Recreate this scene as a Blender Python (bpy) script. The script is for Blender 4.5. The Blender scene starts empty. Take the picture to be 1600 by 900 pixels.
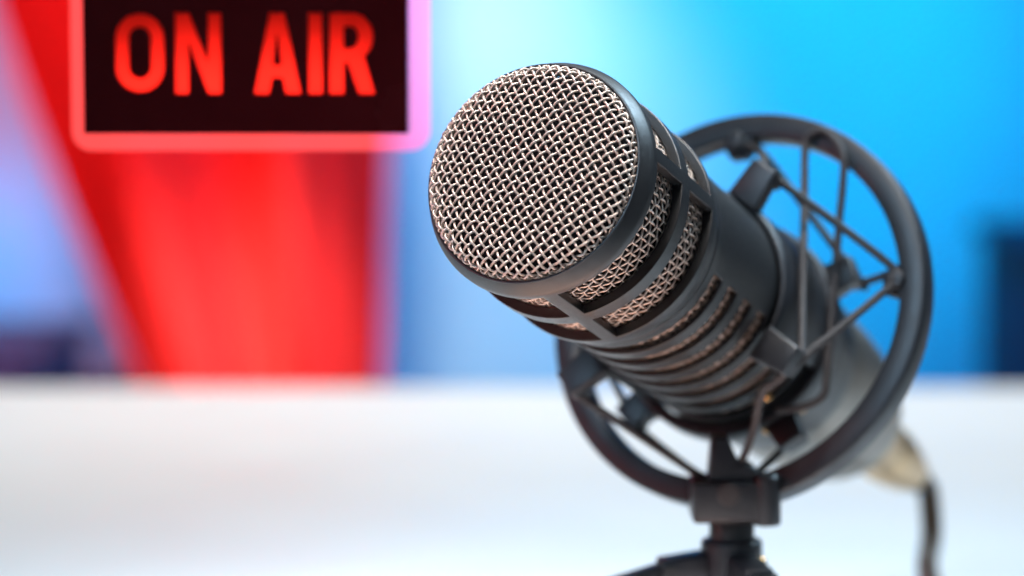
import bpy, bmesh, math, random
from mathutils import Vector, Matrix

random.seed(7)
PI = math.pi
R_ = math.radians
scene = bpy.context.scene
COL = scene.collection

# ------------------------------------------------------------------ camera
cam_data = bpy.data.cameras.new('camera')
cam = bpy.data.objects.new('camera', cam_data)
COL.objects.link(cam)
cam.location = (0, 0, 0.17)
cam.rotation_euler = (R_(85), 0, 0)
cam_data.sensor_width = 36
cam_data.lens = 99.99
cam_data.clip_start = 0.02
cam_data.clip_end = 50
cam_data.dof.use_dof = True
cam_data.dof.focus_distance = 0.648
cam_data.dof.aperture_fstop = 6.6
scene.camera = cam

# ------------------------------------------------------------------ world, exposure
world = bpy.data.worlds.new('World')
scene.world = world
world.use_nodes = True
wb = world.node_tree.nodes['Background']
wb.inputs[0].default_value = (0.55, 0.72, 1.0, 1)
wb.inputs[1].default_value = 0.07
vs = scene.view_settings
vs.view_transform = 'Standard'
vs.look = 'None'
vs.exposure = 0
vs.gamma = 1
vs.use_curve_mapping = False
scene.render.engine = 'CYCLES'
scene.cycles.use_denoising = True
scene.cycles.max_bounces = 8
scene.cycles.sample_clamp_indirect = 6


# ------------------------------------------------------------------ lamps
def aim(o, target):
    o.rotation_euler = (Vector(target) - Vector(o.location)).to_track_quat('-Z', 'Y').to_euler()


def area(name, loc, target, size, power, color, size_y=None, spread=180):
    d = bpy.data.lights.new(name, 'AREA')
    d.energy = power
    d.color = color
    d.size = size
    d.spread = R_(spread)
    if size_y:
        d.shape = 'RECTANGLE'
        d.size_y = size_y
    o = bpy.data.objects.new(name, d)
    COL.objects.link(o)
    o.location = loc
    aim(o, target)
    return o


def spot(name, loc, target, angle, power, color, blend=1.0, radius=0.05):
    d = bpy.data.lights.new(name, 'SPOT')
    d.energy = power
    d.color = color
    d.spot_size = R_(angle)
    d.spot_blend = blend
    d.shadow_soft_size = radius
    o = bpy.data.objects.new(name, d)
    COL.objects.link(o)
    o.location = loc
    aim(o, target)
    return o


# studio softbox above the desk, red and orange studio lamps on the microphone
area('softbox_lamp', (0.0, 1.42, 1.0), (0.0, 1.38, 0), 1.0, 5.2, (0.95, 0.99, 0.96), 0.5, spread=96)
area('key_lamp', (-0.06, 0.44, 0.85), (0.0, 0.64, 0.13), 0.24, 0.44, (1, 0.93, 0.88), spread=20)
area('red_side_lamp', (-0.50, 0.56, 0.24), (-0.035, 0.63, 0.17), 0.20, 0.05, (1, 0.16, 0.12), spread=22)
area('cool_fill_lamp', (-0.45, 0.05, 0.75), (0.06, 0.72, 0.09), 0.30, 0.20, (0.46, 0.74, 1), spread=28)
area('orange_low_lamp', (0.02, 0.655, 0.006), (0.02, 0.67, 0.2), 0.14, 0.072, (1, 0.40, 0.17), 0.10, spread=130)
area('cool_side_lamp', (0.50, 0.98, 0.72), (0.06, 0.72, 0.12), 0.45, 0.95, (0.58, 0.82, 1), spread=30)
# coloured wall washers
spot('cyan_wall_lamp', (0.42, 1.75, 0.75), (0.27, 2.7, 0.15), 34, 46, (0.0, 0.75, 1.0))
spot('blue_wall_lamp', (0.15, 1.7, 0.85), (0.12, 2.7, -0.02), 85, 62, (0.0, 0.44, 1.0))
spot('lilac_wall_lamp', (-0.10, 1.7, 0.80), (-0.07, 2.7, 0.02), 30, 105, (1.0, 0.58, 0.42))
spot('white_wall_lamp', (-0.03, 1.9, 0.75), (-0.03, 2.7, 0.22), 18, 44, (1.0, 0.50, 0.42))
spot('violet_wall_lamp', (-0.75, 1.9, 0.55), (-0.49, 2.7, 0.13), 18, 75, (1.0, 0.20, 0.28))
spot('azure_wall_lamp', (-0.60, 1.9, 0.40), (-0.50, 2.7, -0.05), 17, 45, (0.10, 0.55, 1.0))
spot('red_curtain_lamp', (-0.45, 1.35, 0.85), (-0.29, 2.2, 0.08), 34, 150, (1, 0.14, 0.13))
spot('curtain_accent_lamp', (-0.30, 1.35, 0.75), (-0.205, 2.2, -0.05), 10, 420, (1, 0.95, 0.75))


# ------------------------------------------------------------------ materials
def mat(name, color, rough=0.5, metal=0.0, spec=0.5, noise=None, bump=None, **kw):
    m = bpy.data.materials.new(name)
    m.use_nodes = True
    nt = m.node_tree
    b = nt.nodes['Principled BSDF']
    b.inputs['Base Color'].default_value = (*color, 1)
    b.inputs['Roughness'].default_value = rough
    b.inputs['Metallic'].default_value = metal
    b.inputs['Specular IOR Level'].default_value = spec
    for k, v in kw.items():
        b.inputs[k.replace('_', ' ')].default_value = v
    tc = nt.nodes.new('ShaderNodeTexCoord')
    if noise:                                   # (scale, amount) colour and roughness mottling
        n = nt.nodes.new('ShaderNodeTexNoise')
        n.inputs['Scale'].default_value = noise[0]
        n.inputs['Detail'].default_value = 6
        nt.links.new(tc.outputs['Object'], n.inputs['Vector'])
        mx = nt.nodes.new('ShaderNodeMix')
        mx.data_type = 'RGBA'
        a = noise[1]
        mx.inputs[6].default_value = (*[c * (1 - a) for c in color], 1)
        mx.inputs[7].default_value = (*[min(1, c * (1 + a)) for c in color], 1)
        nt.links.new(n.outputs['Fac'], mx.inputs[0])
        nt.links.new(mx.outputs[2], b.inputs['Base Color'])
        mr = nt.nodes.new('ShaderNodeMapRange')
        mr.inputs[3].default_value = max(0.02, rough - 0.1)
        mr.inputs[4].default_value = min(1, rough + 0.1)
        nt.links.new(n.outputs['Fac'], mr.inputs[0])
        nt.links.new(mr.outputs[0], b.inputs['Roughness'])
    if bump:                                    # (scale, strength, distance)
        n = nt.nodes.new('ShaderNodeTexNoise')
        n.inputs['Scale'].default_value = bump[0]
        n.inputs['Detail'].default_value = 3
        nt.links.new(tc.outputs['Object'], n.inputs['Vector'])
        bp = nt.nodes.new('ShaderNodeBump')
        bp.inputs['Strength'].default_value = bump[1]
        bp.inputs['Distance'].default_value = bump[2]
        nt.links.new(n.outputs['Fac'], bp.inputs['Height'])
        nt.links.new(bp.outputs[0], b.inputs['Normal'])
    return m


M = {}
M['black_metal'] = mat('black_powder_coat', (0.010, 0.011, 0.0125), 0.40, 0, 0.5, (900, 0.10), (3500, 0.35, 0.0001))
M['black_plastic'] = mat('black_moulded_plastic', (0.009, 0.0105, 0.0145), 0.42, 0, 0.5, (300, 0.15), (1800, 0.3, 0.0002))
M['rubber'] = mat('black_elastic_cord', (0.028, 0.026, 0.028), 0.62, 0, 0.4, (700, 0.2), (2500, 0.4, 0.0002))
M['wire'] = mat('satin_nickel_wire', (0.56, 0.46, 0.395), 0.48, 0.5, 0.5, (260, 0.16), (2200, 0.4, 0.0001))
M['foam'] = mat('black_foam', (0.006, 0.006, 0.007), 0.95, 0, 0.1, (900, 0.5), (2600, 1.0, 0.0005))
M['nickel'] = mat('satin_nickel', (0.25, 0.225, 0.20), 0.42, 1.0, 0.5, (120, 0.1), (2600, 0.2, 0.0001))
M['champagne'] = mat('champagne_plug_metal', (0.62, 0.44, 0.27), 0.40, 1.0, 0.5, (120, 0.1))
M['slate'] = mat('slate_blue_lacquer', (0.04, 0.09, 0.22), 0.5, 0, 0.2, (12, 0.15))
M['warm_glint_metal'] = mat('warm_glint_metal', (0.78, 0.42, 0.16), 0.25, 1.0, 0.5)  # gold base colour stands in for warm highlights on small metal parts
M['cable'] = mat('dark_cable_jacket', (0.075, 0.045, 0.027), 0.5, 0, 0.4, (300, 0.2))
M['desk'] = mat('white_desk_laminate', (0.80, 0.81, 0.82), 0.5, 0, 0.4, (14, 0.03), (500, 0.1, 0.0003))
M['wall'] = mat('light_blue_wall_paint', (0.25, 0.60, 0.90), 0.85, 0, 0.2, (4.5, 0.22), (120, 0.2, 0.001))
M['curtain'] = mat('red_curtain_cloth', (0.76, 0.032, 0.034), 0.8, 0, 0.2, (25, 0.1), (400, 0.3, 0.001))
M['navy'] = mat('navy_lacquer', (0.002, 0.020, 0.075), 0.6, 0, 0.1, (12, 0.15))
M['sign_black'] = mat('black_sign_face', (0.020, 0.0006, 0.0012), 0.25, 0, 0.2, (40, 0.2))


def letter_material():
    m = bpy.data.materials.new('red_letter_acrylic')
    m.use_nodes = True
    nt = m.node_tree
    nt.nodes.clear()
    out = nt.nodes.new('ShaderNodeOutputMaterial')
    t = nt.nodes.new('ShaderNodeBsdfTranslucent')
    t.inputs[0].default_value = (0.97, 0.13, 0.10, 1)
    nt.links.new(t.outputs[0], out.inputs[0])
    return m


def glow_material():
    m = bpy.data.materials.new('edge_lit_acrylic')
    m.use_nodes = True
    nt = m.node_tree
    nt.nodes.clear()
    out = nt.nodes.new('ShaderNodeOutputMaterial')
    tr = nt.nodes.new('ShaderNodeBsdfTransparent')
    tr.inputs[0].default_value = (0.82, 0.74, 0.92, 1)
    em = nt.nodes.new('ShaderNodeEmission')
    em.inputs[0].default_value = (1.0, 0.115, 0.10, 1)
    em.inputs[1].default_value = 0.5
    ad = nt.nodes.new('ShaderNodeAddShader')
    nt.links.new(tr.outputs[0], ad.inputs[0])
    nt.links.new(em.outputs[0], ad.inputs[1])
    nt.links.new(ad.outputs[0], out.inputs[0])
    return m


M['letter'] = letter_material()
M['glow'] = glow_material()


# ------------------------------------------------------------------ object helpers
def tag(o, label=None, cat=None, group=None, kind=None):
    if label: o['label'] = label
    if cat: o['category'] = cat
    if group: o['group'] = group
    if kind: o['kind'] = kind
    return o


def empty(name, mw, label, cat, group=None):
    o = bpy.data.objects.new(name, None)
    COL.objects.link(o)
    o.empty_display_size = 0.02
    o.matrix_world = mw
    return tag(o, label, cat, group)


def link(name, me, m, parent=None):
    o = bpy.data.objects.new(name, me)
    COL.objects.link(o)
    if m and not me.materials:
        me.materials.append(M[m] if isinstance(m, str) else m)
    if parent:
        o.parent = parent
    return o


def finish(bm, name, m, parent=None, bevel=0.0, sharp=35, segs=2, smooth=True):
    bmesh.ops.recalc_face_normals(bm, faces=bm.faces)
    if bevel:
        es = [e for e in bm.edges if len(e.link_faces) == 2 and e.calc_face_angle(0) > R_(sharp)]
        bmesh.ops.bevel(bm, geom=es, offset=bevel, segments=segs, profile=0.5, affect='EDGES', clamp_overlap=True)
    me = bpy.data.meshes.new(name)
    bm.to_mesh(me)
    bm.free()
    if smooth:
        for p in me.polygons:
            p.use_smooth = True
        me.set_sharp_from_angle(angle=R_(sharp))
    return link(name, me, m, parent)


def frame_matrix(c, u, v, a):
    m = Matrix((( u[0], v[0], a[0], c[0]), (u[1], v[1], a[1], c[1]), (u[2], v[2], a[2], c[2]), (0, 0, 0, 1)))
    return m


def pol(z, r, ang):
    """cylindrical mm -> local metres"""
    t = R_(ang)
    return Vector((r * math.cos(t), r * math.sin(t), z)) * 0.001


def lathe(profile, n=96, closed=False):
    """profile of (z, r) in mm; returns a bmesh around local z"""
    bm = bmesh.new()
    rings = []
    for z, r in profile:
        if r < 1e-6:
            rings.append([bm.verts.new((0, 0, z * .001))])
        else:
            rings.append([bm.verts.new(pol(z, r, 360 * i / n)) for i in range(n)])
    pairs = list(zip(rings, rings[1:])) + ([(rings[-1], rings[0])] if closed else [])
    for A, B in pairs:
        for i in range(n):
            j = (i + 1) % n
            if len(A) == 1 and len(B) == 1: continue
            if len(A) == 1: bm.faces.new((A[0], B[i], B[j]))
            elif len(B) == 1: bm.faces.new((A[i], B[0], A[j]))
            else: bm.faces.new((A[i], B[i], B[j], A[j]))
    return bm


def shell(zs, angs, ro, ri, solid, wrap=True):
    """curved plate with openings: solid(zmid, amid) says where there is material"""
    bm = bmesh.new()
    nz, na = len(zs), len(angs)
    O, I = {}, {}

    def vo(i, j):
        k = (i, j % na if wrap else j)
        if k not in O: O[k] = bm.verts.new(pol(zs[i], ro(zs[i]), angs[k[1]]))
        return O[k]

    def vi(i, j):
        k = (i, j % na if wrap else j)
        if k not in I: I[k] = bm.verts.new(pol(zs[i], ri(zs[i]), angs[k[1]]))
        return I[k]
    ncell = na if wrap else na - 1

    def amid(j):
        a0 = angs[j]
        a1 = angs[(j + 1) % na]
        if a1 < a0: a1 += 360
        return (a0 + a1) / 2
    S = [[solid((zs[i] + zs[i + 1]) / 2, amid(j)) for j in range(ncell)] for i in range(nz - 1)]

    def s(i, j):
        if i < 0 or i >= nz - 1: return False
        if wrap: j %= na
        elif j < 0 or j >= ncell: return False
        return S[i][j]
    for i in range(nz - 1):
        for j in range(ncell):
            if not S[i][j]: continue
            bm.faces.new((vo(i, j), vo(i, j + 1), vo(i + 1, j + 1), vo(i + 1, j)))
            bm.faces.new((vi(i, j), vi(i + 1, j), vi(i + 1, j + 1), vi(i, j + 1)))
            if not s(i - 1, j): bm.faces.new((vo(i, j), vi(i, j), vi(i, j + 1), vo(i, j + 1)))
            if not s(i + 1, j): bm.faces.new((vo(i + 1, j), vo(i + 1, j + 1), vi(i + 1, j + 1), vi(i + 1, j)))
            if not s(i, j - 1): bm.faces.new((vo(i, j), vo(i + 1, j), vi(i + 1, j), vi(i, j)))
            if not s(i, j + 1): bm.faces.new((vo(i, j + 1), vi(i, j + 1), vi(i + 1, j + 1), vo(i + 1, j + 1)))
    return bm


def smooth_path(pts, per=8):
    pts = [Vector(p) for p in pts]
    P = [pts[0] * 2 - pts[1]] + pts + [pts[-1] * 2 - pts[-2]]
    out = []
    for k in range(1, len(P) - 2):
        p0, p1, p2, p3 = P[k - 1:k + 3]
        for s in range(per):
            t = s / per
            out.append(0.5 * ((2 * p1) + (p2 - p0) * t + (2 * p0 - 5 * p1 + 4 * p2 - p3) * t * t + (3 * p1 - p0 - 3 * p2 + p3) * t ** 3))
    out.append(pts[-1])
    return out


def tube(pts, r, sides=8, bm=None, cap=True, closed=False):
    """sweep a circle (radius or list of radii) along points in metres"""
    bm = bm or bmesh.new()
    n = len(pts)
    rad = r if isinstance(r, (list, tuple)) else [r] * n
    d0 = (pts[1] - pts[0]).normalized()
    nrm = d0.orthogonal().normalized()
    rings = []
    for i, p in enumerate(pts):
        if closed: d = (pts[(i + 1) % n] - pts[i - 1])
        elif i == 0: d = pts[1] - pts[0]
        elif i == n - 1: d = pts[-1] - pts[-2]
        else: d = pts[i + 1] - pts[i - 1]
        d.normalize()
        nrm = (nrm - d * nrm.dot(d)).normalized()
        b = d.cross(nrm)
        rings.append([bm.verts.new(p + (nrm * math.cos(2 * PI * k / sides) + b * math.sin(2 * PI * k / sides)) * rad[i]) for k in range(sides)])
    prs = list(zip(rings, rings[1:])) + ([(rings[-1], rings[0])] if closed else [])
    for A, B in prs:
        for k in range(sides):
            q = (k + 1) % sides
            bm.faces.new((A[k], A[q], B[q], B[k]))
    if cap and not closed:
        bm.faces.new(rings[0][::-1])
        bm.faces.new(rings[-1])
    return bm


def hexa(bm, corners):
    """eight corners: bottom loop of four then top loop of four"""
    v = [bm.verts.new(c) for c in corners]
    for f in ((0, 3, 2, 1), (4, 5, 6, 7), (0, 1, 5, 4), (1, 2, 6, 5), (2, 3, 7, 6), (3, 0, 4, 7)):
        bm.faces.new([v[i] for i in f])
    return bm


def box(bm, x0, x1, y0, y1, z0, z1):
    return hexa(bm, [(x0, y0, z0), (x1, y0, z0), (x1, y1, z0), (x0, y1, z0), (x0, y0, z1), (x1, y0, z1), (x1, y1, z1), (x0, y1, z1)])


# ------------------------------------------------------------------ setting: wall and desk
bm = bmesh.new()
box(bm, -1.6, 1.6, 2.70, 2.80, -0.95, 1.6)
wall = finish(bm, 'wall', 'wall')
tag(wall, 'pale wall washed with blue and cyan light behind the desk', kind='structure')

desk = empty('desk', Matrix.Translation((0, 0.6, 0)), 'white laminate desk top under the microphone tripod', 'desk')
bm = bmesh.new()
box(bm, -0.95, 0.95, -0.75, 0.7870, -0.028, 0)
finish(bm, 'desk_top', 'desk', desk, 0.002, segs=3)
bm = bmesh.new()
box(bm, -0.90, 0.90, 0.70, 0.72, -0.40, -0.0285)
finish(bm, 'modesty_panel', 'desk', desk, 0.001)

# ------------------------------------------------------------------ background: curtain and cabinets
def curtain():
    n, k = 120, 40
    bm = bmesh.new()
    rows = []
    for i in range(k + 1):
        t = i / k                                # 0 top, 1 bottom
        z = 0.62 - 1.15 * t
        xl = -0.408 + 0.30 * (0.20 - z) + 0.25 * max(0, 0.20 - z) ** 2
        xr = -0.094 - 0.035 * (0.20 - z)
        row = []
        for j in range(n + 1):
            s = j / n
            x = xl + (xr - xl) * s
            fold = 0.030 * math.sin(s * 2 * PI * 2.15 + 0.9 + 0.5 * t) + 0.006 * math.sin(s * 2 * PI * 5.3 + 1.0 - t) + 0.004 * math.sin(s * 37 + 5 * t)
            row.append(bm.verts.new((x, fold * (0.75 + 0.35 * t), z)))
        rows.append(row)
    for A, B in zip(rows, rows[1:]):
        for j in range(n):
            bm.faces.new((A[j], A[j + 1], B[j + 1], B[j]))
    bmesh.ops.solidify(bm, geom=bm.faces[:], thickness=0.003)
    return bm


cur = empty('red_curtain', Matrix.Translation((0, 2.22, 0)), 'saturated red curtain hanging behind the desk below the lit sign', 'curtain')
finish(curtain(), 'cloth', 'curtain', cur, 0, sharp=80)
bm = tube([Vector((-0.56, 0, 0.635)), Vector((-0.04, 0, 0.635))], 0.009, 16)
finish(bm, 'curtain_rod', 'nickel', cur)


def cabinet(loc, w, d, h, label, paint='navy'):
    t = empty('cabinet', Matrix.Translation(loc), label, 'cabinet', 'cabinets behind the desk')
    bm = bmesh.new()
    box(bm, -w / 2, w / 2, -d / 2, d / 2, 0.03, h - 0.014)
    finish(bm, 'carcass', paint, t, 0.004)
    bm = bmesh.new()
    box(bm, -w / 2 - .008, w / 2 + .008, -d / 2 - .02, d / 2 + .008, h - 0.0138, h)
    finish(bm, 'top', paint, t, 0.003)
    for s in (-1, 1):
        bm = bmesh.new()
        box(bm, min(s * .003, s * (w / 2 - .006)), max(s * .003, s * (w / 2 - .006)), -d / 2 - .016, -d / 2 - .0005, 0.04, h - .02)
        dr = finish(bm, 'door', paint, t, 0.002)
        bm = tube([Vector((s * .015, -d / 2 - .03, h * .5)), Vector((s * .015, -d / 2 - .03, h * .62))], 0.004, 10)
        finish(bm, 'handle', 'nickel', dr)
    bm = bmesh.new()
    box(bm, -w / 2 + .02, w / 2 - .02, -d / 2 + .02, d / 2 - .02, 0, 0.0295)
    finish(bm, 'plinth', 'black_plastic', t)
    return t


cabinet((0.530, 2.30, -0.90), 0.25, 0.3, 0.915, 'dark navy cabinet standing behind the desk past the shock mount')
cabinet((-0.50, 2.45, -0.90), 0.22, 0.3, 0.815, 'low slate blue cabinet standing behind the desk beside the red curtain', 'slate')

# ------------------------------------------------------------------ microphone
MIC = frame_matrix((0.00474, 0.64982, 0.13961), (-0.576063, -0.071242, -0.814295), (-0.695025, 0.567015, 0.442079), (0.430223, 0.820621, -0.376151))
mic = empty('microphone', MIC, 'black studio microphone with woven metal grille and slotted body', 'microphone')

ANG = [-136.75 + 2.5 * i for i in range(144)]


def in_rib(a):
    q = (a + 136.75) % 90
    return q < 7.5


def smoothstep(e0, e1, x):
    t = min(1, max(0, (x - e0) / (e1 - e0)))
    return t * t * (3 - 2 * t)


def cage_ro(z):
    if z < 3.5: return 26.75 + (28.36 - 26.75) * z / 3.5
    return 28.36 + 0.14 * min(1, (z - 3.5) / 0.6) - 1.3 * smoothstep(40.5, 46.5, z)


def cage_ri(z):
    if z < 3: return 26.15
    return 26.0


def cage_solid(z, a):
    for z0, z1 in ((5.8, 20.5), (25.2, 39.0)):
        if z0 < z < z1: return in_rib(a)
    return True


bm = shell([0, 3.0, 3.5, 4.1, 5.8, 13, 20.5, 25.2, 32, 39.0, 41, 43, 45, 46.4], ANG, cage_ro, cage_ri, cage_solid)
finish(bm, 'head_cage', 'black_metal', mic, 0.00022, sharp=22)

bm = tube([pol(-0.05, 26.42, 360 * i / 160) for i in range(160)], 0.00034, 10, closed=True)
finish(bm, 'rim_bead', 'black_plastic', mic)


def body_ro(z):
    return 27.15 - 0.95 * smoothstep(46, 53, z) + 0.3 * smoothstep(119, 128, z)


def body_solid(z, a):
    if -104.25 < a < 80.75:
        for k in range(7):
            if 52 + 10 * k < z < 57.6 + 10 * k: return False
    return True


zs = [46.8, 48.4, 50]
for k in range(7):
    zs += [52 + 10 * k, 57.6 + 10 * k]
zs += [121, 128.5]
bm = shell(zs, ANG, body_ro, lambda z: 24.85, body_solid)
finish(bm, 'slotted_body', 'black_metal', mic, 0.00028, sharp=22)

# tail of the microphone, behind the cradle
bm = lathe([(128.7, 15), (128.7, 26.3), (134, 26.6), (141, 26.0), (149, 25.3), (153, 24.9), (153.4, 20)], 120)
finish(bm, 'collar', 'black_metal', mic, 0.0004)
bm = lathe([(153.6, 18), (153.6, 24.6), (165, 24.2), (180, 23.6), (192, 22.6), (202, 21.3), (209, 19.6), (214, 16.5), (216, 13), (216, 11), (212, 10.6)], 120)
finish(bm, 'tail', 'nickel', mic, 0.0004)

# inner foam
prof = [(-2.4, 0), (-2.2, 15), (-1.4, 20), (0.8, 23.4), (3, 24.6), (44, 24.6), (44, 23.0), (126, 23.0), (126, 0)]
finish(lathe(prof, 72), 'foam_lining', 'foam', mic)

# ------------------------------------------------------------------ front grille: woven wires on a pressed dome
PITCH, WR, AMP = 1.86, 0.28, 0.31
SIDE_PITCH, SIDE_WR = 2.1, 0.265


def dome_profile():
    """(r, z) from the crown out to the skirt, in mm, with arc length"""
    pts = []
    n = 160
    for i in range(n + 1):
        s = i / n
        r = 25.45 * math.sin(s * PI / 2) ** 0.82
        q = r / 25.45
        z = -0.3 - 4.3 * (1 - q ** 3.4) ** (1 / 3.0) - 0.9 * (1 - q * q)
        pts.append((r, z))
    pts += [(25.5, 0.6), (25.5, 2.6)]
    L = [0]
    for a, b in zip(pts, pts[1:]):
        L.append(L[-1] + math.hypot(b[0] - a[0], b[1] - a[1]))
    return pts, L


DP, DL = dome_profile()


def dome(x, y, lift):
    """flat cloth coordinates in mm -> point on the dome, lifted along its normal"""
    rho = math.hypot(x, y)
    if rho > DL[-1]: return None
    k = 0
    lo, hi = 0, len(DL) - 2
    while lo < hi:
        mid = (lo + hi + 1) // 2
        if DL[mid] <= rho: lo = mid
        else: hi = mid - 1
    k = lo
    t = (rho - DL[k]) / max(1e-9, DL[k + 1] - DL[k])
    r = DP[k][0] + t * (DP[k + 1][0] - DP[k][0])
    z = DP[k][1] + t * (DP[k + 1][1] - DP[k][1])
    k0, k1 = max(0, k - 1), min(len(DP) - 1, k + 2)
    dr, dz = DP[k1][0] - DP[k0][0], DP[k1][1] - DP[k0][1]
    l = math.hypot(dr, dz)
    nr, nz = -dz / l, dr / l                   # outward: away from the foam
    nr, nz = -nr, -nz
    r += nr * lift
    z += nz * lift
    if rho < 1e-6: return Vector((0, 0, z)) * .001
    return Vector((x / rho * r, y / rho * r, z)) * .001


grille = finish(tube([pol(2.7, 25.5, 360 * i / 120) for i in range(120)], 0.0004, 8, closed=True), 'front_grille', 'wire', mic)
THETA = R_(23)
eA = (math.cos(THETA - PI / 2), math.sin(THETA - PI / 2))
eB = (math.cos(THETA), math.sin(THETA))
half = DL[-1]
nw = int(half / PITCH) + 1
for fam in (0, 1):
    d, e = (eA, eB) if fam == 0 else (eB, eA)
    for i in range(-nw, nw + 1):
        off = (i + 0.37) * PITCH + random.uniform(-0.05, 0.05)
        if abs(off) > half - 0.6: continue
        pts = []
        span = math.sqrt(half * half - off * off)
        m = int(2 * span / 0.25)
        for s in range(m + 1):
            t = -span + 2 * span * s / m
            wob = 0.05 * math.sin(t * 0.31 + i * 1.7 + fam)
            phase = PI * (t / PITCH - 0.37) + PI * 0.5
            c = math.sin(phase)
            c = math.copysign(abs(c) ** 0.8, c)
            lift = AMP * c * (1 if (i + fam) % 2 == 0 else -1)
            p = dome(d[0] * t + e[0] * (off + wob), d[1] * t + e[1] * (off + wob), lift)
            if p: pts.append(p)
        if len(pts) > 4:
            finish(tube(pts, WR * .001, 8), 'wire', 'wire', grille, sharp=60)


# ------------------------------------------------------------------ side grille: woven wire cylinder behind the openings
def cylinder_weave(z0, z1, rad, a0, a1):
    bm = bmesh.new()
    na = int(round(2 * PI * rad / SIDE_PITCH / 2)) * 2
    dz = SIDE_PITCH
    nzw = int((z1 - z0) / dz)
    step = 360 / na
    ks = [k for k in range(na) if a0 <= -180 + k * step <= a1]
    for w in range(nzw + 1):                   # hoops
        z = z0 + w * dz
        pts = []
        for k in ks:
            for s in range(5):
                q = k + s / 5
                r = rad + 0.27 * math.cos(PI * q) * (1 if w % 2 == 0 else -1)
                pts.append(pol(z, r, -180 + q * step))
        tube(pts, SIDE_WR * .001, 6, bm)
    for k in ks:                               # uprights
        pts = []
        for w in range(nzw * 5 + 1):
            q = w / 5
            r = rad - 0.27 * math.cos(PI * q) * (1 if k % 2 == 0 else -1)
            pts.append(pol(z0 + q * dz, r, -180 + k * step))
        tube(pts, SIDE_WR * .001, 6, bm)
    return bm


o = finish(cylinder_weave(4.6, 42, 25.4, -181, 181), 'side_grille', 'wire', mic, sharp=60)
o['kind'] = 'stuff'
o = finish(cylinder_weave(50.2, 119, 24.0, -112, 92), 'body_grille', 'wire', mic, sharp=60)
o['kind'] = 'stuff'

# ------------------------------------------------------------------ shock mount
RING = frame_matrix((0.05794, 0.74285, 0.10044), (-0.497789, -0.07559, -0.863998), (-0.714544, 0.600361, 0.359157), (0.491562, 0.796149, -0.352865))
mount = empty('shock_mount', RING, 'black ring shock mount with elastic cords holding the microphone', 'shock mount')
M2R = RING.inverted() @ MIC                     # cradle is laid out along the microphone's axis


def mp(z, r, a):
    return M2R @ pol(z, r, a)


# outer ring: rounded band with a shallow step on its face
prof = [(0.0, 47.2), (0.15, 46.85), (0.55, 46.7), (6.6, 46.7), (7.2, 47.1), (7.4, 48.0), (7.4, 52.2), (7.2, 53.1), (6.6, 53.5), (0.75, 53.5), (0.25, 53.3), (0.0, 52.9)]
finish(lathe(prof, 180, closed=True), 'outer_ring', 'black_plastic', mount, sharp=50)


def bar(p, q, side, w, t, w2=None, t2=None):
    """tapered rectangular bar from p to q; side is a direction across its width"""
    p, q, side = Vector(p), Vector(q), Vector(side)
    d = (q - p).normalized()
    side = (side - d * side.dot(d)).normalized()
    n = d.cross(side)
    w2, t2 = w2 or w, t2 or t
    c = []
    for o_, ww, tt in ((p, w, t), (q, w2, t2)):
        for sx, sy in ((-1, -1), (1, -1), (1, 1), (-1, 1)):
            c.append(o_ + side * ww * .5 * sx + n * tt * .5 * sy)
    return hexa(bmesh.new(), c)


# hooks on the ring
for a in (148, -124, 58):
    t = pol(0, 1, a + 90).normalized()
    hk = finish(bar(pol(3.0, 47.8, a), pol(2.6, 41.6, a), t, .0105, .0050, .0052, .0040), 'hook', 'black_plastic', mount, 0.0007, segs=3)
    bm = lathe([(-1.6, 0), (-1.6, 2.2), (-1.2, 2.7), (0.5, 2.8), (0.5, 0)], 24)
    bm.transform(Matrix.Translation(pol(0, 45.6, a)))
    finish(bm, 'hook_button', 'black_plastic', hk, 0.0002)

# cradle: C-shaped sleeve round the upper side of the body
cr_ang = [-262 + 2.5 * i for i in range(int((262 - 96) / 2.5) + 1)]
cr_ang = [8 - 2.5 * i for i in range(0, 0)] or [-352 + 2.5 * i for i in range(int((352 - 96) / 2.5) + 1)]
bm = shell([89.2, 90.6, 100, 110, 120, 127.6, 129], cr_ang,
           lambda z: 28.5 - 0.5 * (z < 90) - 0.5 * (z > 128), lambda z: 26.85, lambda z, a: True, wrap=False)
bm.transform(M2R)
cradle = finish(bm, 'cradle', 'black_plastic', mount, 0.0003, sharp=25)
bm = lathe([(120.5, 26.8), (120.5, 29.6), (121.2, 30.0), (127.4, 30.0), (128.1, 29.6), (128.1, 26.8)], 120, closed=True)
bm.transform(M2R)
finish(bm, 'clamp_band', 'black_plastic', cradle, 0.0003)


def clip(a, z, r0=27.6, r1=38.6, w=9.0, t=4.6):
    tang = (mp(z, 30, a + 1) - mp(z, 30, a - 1)).normalized()
    ax = (mp(z + 1, 30, a) - mp(z, 30, a)).normalized()
    p, q = mp(z + 2.4, r0, a), mp(z + 1.2, r1, a)
    c = finish(bar(p, q, tang, .0094, .0046, .0076, .0042), 'clip', 'black_plastic', cradle, 0.0006, segs=3)
    lip = bar(q + ax * .0016 - (q - p).normalized() * .0028, q + ax * .0066 - (q - p).normalized() * .0022, tang, .0070, .0034, .0060, .0026)
    finish(lip, 'clip_lip', 'black_plastic', c, 0.0005)
    return c


CLIPS = (181, -91, 16, 92)
for a in CLIPS:
    clip(a, 86.6)
for a in (-148, -66, 16, 92):
    clip(a, 122.5, 29.0, 37.5)

# rivets on the cradle's underside; warm lamp highlights are put into their colour
for z, a in ((112, -70), (125, -78), (124, -58), (108, -88)):
    bm = bmesh.new()
    bmesh.ops.create_uvsphere(bm, u_segments=16, v_segments=10, radius=0.0015)
    bm.transform(Matrix.Translation(mp(z, 30.1 if z > 120 else 27.4, a)))
    finish(bm, 'rivet', 'warm_glint_metal', cradle)


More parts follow.
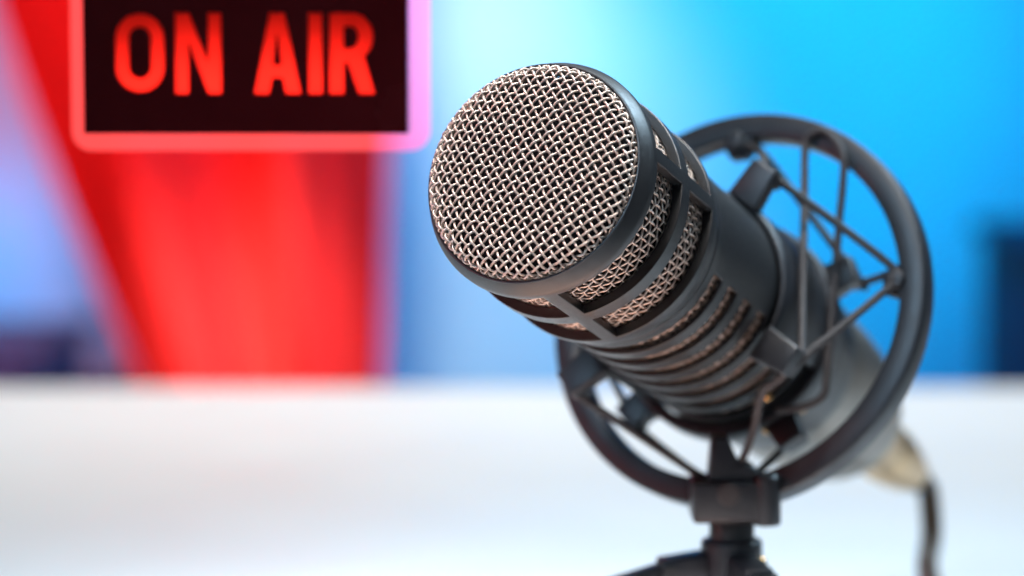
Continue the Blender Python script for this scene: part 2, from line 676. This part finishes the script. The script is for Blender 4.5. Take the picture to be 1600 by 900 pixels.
def cord(pts, r=0.00108):
    return finish(tube(smooth_path(pts, 7), r, 10), 'elastic_cord', 'rubber', mount, sharp=70)


def rp(z, r, a):
    return pol(z, r, a)


fc = [mp(90.6, 36.6, a) for a in CLIPS]
# front lacing: clip - hook - clip - boss
cord([mp(89, 36.5, 184), mp(92, 37.4, 178), rp(0.6, 42.6, -203), rp(-0.8, 44.5, -211), rp(1.5, 43.4, -214)])
cord([mp(89, 36.5, 178), mp(92.5, 37.5, 183.5), rp(-0.4, 44.2, -130), rp(-1.4, 45.2, -124), rp(0.4, 43.4, -120)])
cord([rp(0.6, 43.6, -126), rp(-1.2, 45.2, -122), mp(92.5, 37.4, -94), mp(91.0, 37.2, -88), mp(92.4, 35.0, -82)])
cord([mp(90.4, 36.8, -90), mp(92.4, 36.0, -83), mp(96, 33.4, -74), rp(-9, 39, -48), rp(-2.6, 46.4, -36)])
_p, _q = rp(0.5, 50.5, -31), mp(91.8, 37.8, 12)
cord([_p] + [_p.lerp(_q, k / 4) for k in (1, 2, 3)] + [_q, mp(90.4, 37.2, 18), mp(93, 36, 21)])
cord([mp(91, 37, 14), mp(92, 37.6, 19), rp(-0.8, 44.8, 56), rp(0.8, 44.8, 60)])
cord([rp(-0.8, 44.8, 60), rp(0.5, 44.0, 66), mp(92, 37, 88), mp(91, 37, 94), rp(-0.8, 44.8, 140), rp(1, 44.5, 148)])
# rear lacing, looped over the ring
def run(p, q, n=4):
    return [p.lerp(q, k / n) for k in range(1, n)]


A0, A1 = mp(91.6, 37.6, -95), rp(-1.6, 45.6, 175.2)
B0, B1 = rp(-1.5, 46.6, -169), rp(-0.5, 35.2, -82.5)
cord([A0] + run(A0, A1) + [A1, rp(-1.3, 49.4, 175.0), rp(-1.3, 51.5, 178.5), rp(-1.3, 50.2, -175.5), B0] + run(B0, B1) +
     [B1, rp(0, 37.6, -75.5), rp(0.5, 35.6, -66), rp(2, 31.6, -55)])
cord([rp(6.2, 45.0, 150), rp(7.5, 43.6, 155), mp(127.0, 36.5, -145), mp(127.5, 36.0, -150)])
cord([mp(127, 36.4, -150), mp(127.4, 36.6, -144), rp(6.8, 44.6, -130), rp(5, 45, -124)])
cord([mp(127, 36, -68), mp(127.8, 35.4, -62), rp(5.6, 44.8, -38), rp(4.2, 45.8, -34)])
cord([rp(4.2, 46.0, -28), rp(6.2, 44.6, -16), mp(127, 36.4, 13), mp(127, 36, 19)])
cord([mp(127, 36, 14), rp(6.2, 45.0, 54), rp(4, 45.6, 60)])

# boss where the ring meets the stand: block, saddle and pin
BOSS = Vector((0.0562, 0.7245, 0.0))
W2R = RING.inverted()
bm = bmesh.new()
box(bm, -.0102, .0102, -.0088, .0088, .0470, .0578)
bm.transform(W2R @ Matrix.Translation(BOSS))
boss = finish(bm, 'boss', 'black_plastic', mount, 0.0012, segs=3)
bm = lathe([(-6.4, 0), (-6.4, 5.0), (-5.8, 5.6), (5.8, 5.6), (6.4, 5.0), (6.4, 0)], 40)
bm.transform(W2R @ Matrix.Translation(BOSS + Vector((0.0022, 0, .0565))) @ Matrix.Rotation(PI / 2, 4, 'X'))
finish(bm, 'saddle', 'black_plastic', boss, 0.0004)
bm = hexa(bmesh.new(), [(-.0060, -.0068, .0568), (.0042, -.0068, .0568), (.0042, .0045, .0568), (-.0060, .0045, .0568),
                        (-.0052, -.0052, .0690), (-.0012, -.0052, .0690), (-.0012, .0020, .0690), (-.0052, .0020, .0690)])
bm.transform(W2R @ Matrix.Translation(BOSS))
finish(bm, 'hook', 'black_plastic', mount, 0.0006, segs=3)
bm = lathe([(46.4, 0), (46.4, 3.2), (46.9, 3.7), (58.6, 3.5), (59.6, 2.6), (59.6, 0)], 32)
bm.transform(W2R @ Matrix.Translation(BOSS + Vector((.0088, -.0062, 0))))
finish(bm, 'clamp_screw', 'black_plastic', boss, 0.0003)
bm = lathe([(-9.2, 0), (-9.2, 2.6), (-8.8, 3.1), (-8.2, 3.2), (-8.2, 0)], 28)
bm.transform(W2R @ Matrix.Translation(BOSS + Vector((-.0010, 0, .0548))) @ Matrix.Rotation(-PI / 2, 4, 'X'))
finish(bm, 'pin', 'rubber', boss, 0.0002)

# ------------------------------------------------------------------ tripod
tri = empty('tripod', Matrix.Translation((0.0566, 0.7245, 0)), 'short black desk tripod under the shock mount', 'tripod')
bm = lathe([(24, 0), (24, 5.8), (46.8, 5.8), (46.8, 0)], 48)
finish(bm, 'column', 'black_metal', tri, 0.0004)
bm = lathe([(22, 0), (22, 7.6), (22.6, 8.1), (41.0, 7.9), (41.8, 7.2), (41.8, 5.9)], 48)
hub = finish(bm, 'hub', 'black_plastic', tri, 0.0003)
bm = bmesh.new()
bmesh.ops.create_uvsphere(bm, u_segments=16, v_segments=10, radius=0.0016)
bm.transform(Matrix.Translation((0.0072, -.0036, .0362)))
finish(bm, 'glint_bead', 'warm_glint_metal', hub)  # added bead, its gold colour imitates a warm highlight on the hub
for k, az in enumerate((R_(188), R_(288), R_(94))):
    d = Vector((math.cos(az), math.sin(az), 0))
    s = Vector((-d.y, d.x, 0))
    p0 = d * .0065 + Vector((0, 0, .0345))
    p1 = d * .0190 + Vector((0, 0, .0335))
    kn = finish(bar(p0, p1, s, .0085, .0085, .0080, .0070), 'knuckle', 'black_plastic', tri, 0.001, segs=3)
    bm = tube([p1 + s * -.0052 - d * .002, p1 + s * .0052 - d * .002], .0021, 16)
    finish(bm, 'hinge_pin', 'black_metal', kn)
    p2 = d * .120 + Vector((0, 0, .0048))
    lg = finish(bar(p1 - d * .003, p2, s, .0062, .0058, .0050, .0042), 'leg', 'black_metal', tri, 0.0009, segs=3)
    ft = [p2 - d * .006 + Vector((0, 0, .0006)), p2 + d * .004 + Vector((0, 0, -.0010))]
    finish(tube(ft, .0038, 14), 'rubber_foot', 'rubber', lg, 0.0007)

# ------------------------------------------------------------------ cable with its connector
cab = empty('cable', MIC @ Matrix.Translation((0, 0, .217)), 'dark microphone cable with a shiny metal plug behind the shock mount', 'cable')
bm = lathe([(0.3, 0), (0.3, 9.2), (2, 9.6), (24, 9.6), (25, 9.0), (27, 9.0), (28, 9.5), (38, 9.2), (46, 8.4), (54, 7.2), (60, 6.0), (60, 0)], 64)
pl = finish(bm, 'plug', 'champagne', cab, 0.0003)
bm = bar(pol(6, 9.6, -150), pol(20, 9.8, -150), pol(0, 1, -60), .005, .0014)
finish(bm, 'latch', 'black_plastic', pl, 0.0003)
bm = lathe([(60.2, 0), (60.2, 5.4), (66, 4.6), (72, 3.6), (72, 0)], 40)
finish(bm, 'boot', 'rubber', cab, 0.0003)
W2C = cab.matrix_world.inverted()
start = MIC @ Vector((0, 0, .286))
ax = Vector((0.430223, 0.820621, -0.376151))
pts = [start, start + ax * .008, Vector((0.1318, 0.890, .0265)), Vector((0.1322, 0.886, .0150)), Vector((0.1290, 0.872, .0060)), Vector((0.1270, 0.835, .0035)),
       Vector((0.1240, 0.76, .0035)), Vector((0.135, 0.64, .0035)), Vector((0.18, 0.50, .0035)), Vector((0.22, 0.30, .0035)), Vector((0.23, 0.0, .0035))]
finish(tube([W2C @ p for p in smooth_path(pts, 10)], 0.0033, 14), 'cord', 'cable', cab, sharp=70)

# ------------------------------------------------------------------ lit sign
PX = 0.735 / 4444                               # metres for one photograph pixel at the sign's distance
SX, SZ = -0.1108 - 130 * PX, 0.1458 + 208 * PX * 0.9962
sign = empty('on_air_sign', Matrix.Translation((-0.0688, 0.7357, 0.1458)), 'black sign with glowing red letters and a lit clear border', 'sign')


def sp(x, y, depth=0.0):
    """sign face coordinates: picture-like x, y down, to the sign's local frame"""
    return Vector((SX + x * PX + 0.0688, depth, SZ - y * PX - 0.1458))


def arc(cx, cy, r, a0, a1, n=12, ry=None):
    return [(cx + r * math.cos(R_(a0 + (a1 - a0) * i / n)), cy + (ry or r) * math.sin(R_(a0 + (a1 - a0) * i / n))) for i in range(n + 1)]


LET = {
    'o': [arc(220, 105, 38, 0, 180) + arc(220, 59, 38, 180, 360), arc(220, 105, 17, 0, 180, 10) + arc(220, 59, 17, 180, 360, 10)],
    'n': [[(275, 146), (275, 20), (297, 20), (326, 97), (326, 20), (347, 20), (347, 146), (326, 146), (296, 66), (296, 146)]],
    'a': [[(398, 146), (422, 20), (446, 20), (471, 146), (447, 146), (442, 121), (426, 121), (421, 146)], [(434, 52), (441, 101), (427, 101)]],
    'i': [[(482.5, 146), (482.5, 20), (504.5, 20), (504.5, 146)]],
    'r': [[(515, 146), (515, 20), (546, 20)] + arc(550, 57, 34, -90, 55, 12, 37) + [(586, 146), (561, 146), (544, 97), (538, 97), (538, 146)],
          [(538, 41), (547, 41)] + arc(548, 58, 12, -90, 90, 10, 17) + [(538, 75)]],
}


def plate(name, loops, y0, thick, m, parent):
    cu = bpy.data.curves.new(name, 'CURVE')
    cu.dimensions = '2D'
    cu.fill_mode = 'BOTH'
    cu.extrude = thick / 2
    for lp in loops:
        s = cu.splines.new('POLY')
        s.points.add(len(lp) - 1)
        for q, (x, y) in zip(s.points, lp):
            v = sp(x, y)
            q.co = (v.x, v.z, 0, 1)
        s.use_cyclic_u = True
    tmp = bpy.data.objects.new('tmp', cu)
    COL.objects.link(tmp)
    dg = bpy.context.evaluated_depsgraph_get()
    me = bpy.data.meshes.new_from_object(tmp.evaluated_get(dg))
    bpy.data.objects.remove(tmp)
    me.name = name
    me.transform(Matrix.Translation((0, y0 + thick / 2, 0)) @ Matrix.Rotation(PI / 2, 4, 'X'))
    me.materials.clear()
    return link(name, me, m, parent)


face = [(131, 208), (637, 208), (637, -50), (131, -50)]
plate('face_panel', [face] + [l for k in LET for l in LET[k]], 0, 0.0012, 'sign_black', sign)
for k in LET:
    o = plate('letter', LET[k], 0.0002, 0.0008, 'letter', sign)
    o['label'] = 'glowing red letter ' + k.upper()
# housing: four walls and a back behind the face, with a lamp tube inside
def sbox(x0, x1, y0, y1, d0, d1):
    a, b = sp(x0, y1), sp(x1, y0)
    return box(bmesh.new(), a.x, b.x, d0, d1, a.z, b.z)


hs = finish(sbox(131, 637, -50, 208, .0165, .0180), 'housing', 'sign_black', sign)
for x0, x1, y0, y1 in ((131, 137, -50, 208), (631, 637, -50, 208), (137.1, 630.9, 202, 208), (137.1, 630.9, -50, -44)):
    finish(sbox(x0, x1, y0, y1, .0013, .0164), 'side_wall', 'sign_black', hs)
bl = arc(127, 207, 32, 180, 90, 8) + arc(637, 207, 32, 90, 0, 8) + [(669, -80), (95, -80)]
plate('clear_border', [bl], .0182, .003, 'glow', sign)
ld = bpy.data.lights.new('sign_lamp', 'AREA')
ld.shape = 'RECTANGLE'
ld.size = 0.078
ld.size_y = 0.004
ld.energy = 0.036
ld.color = (1, 0.9, 0.85)
lo = bpy.data.objects.new('sign_lamp', ld)
COL.objects.link(lo)
lo.location = Vector((-0.0688, 0.7357 + .0135, SZ - 150 * PX))
lo.rotation_euler = (Vector((0, -1, -0.15))).to_track_quat('-Z', 'Z').to_euler()
# hanging rods above the frame
for x in (190, 580):
    p = sp(x, -80, .0195)
    finish(tube([p, p + Vector((0, 0, .25))], .0012, 10), 'hanging_rod', 'nickel', sign)
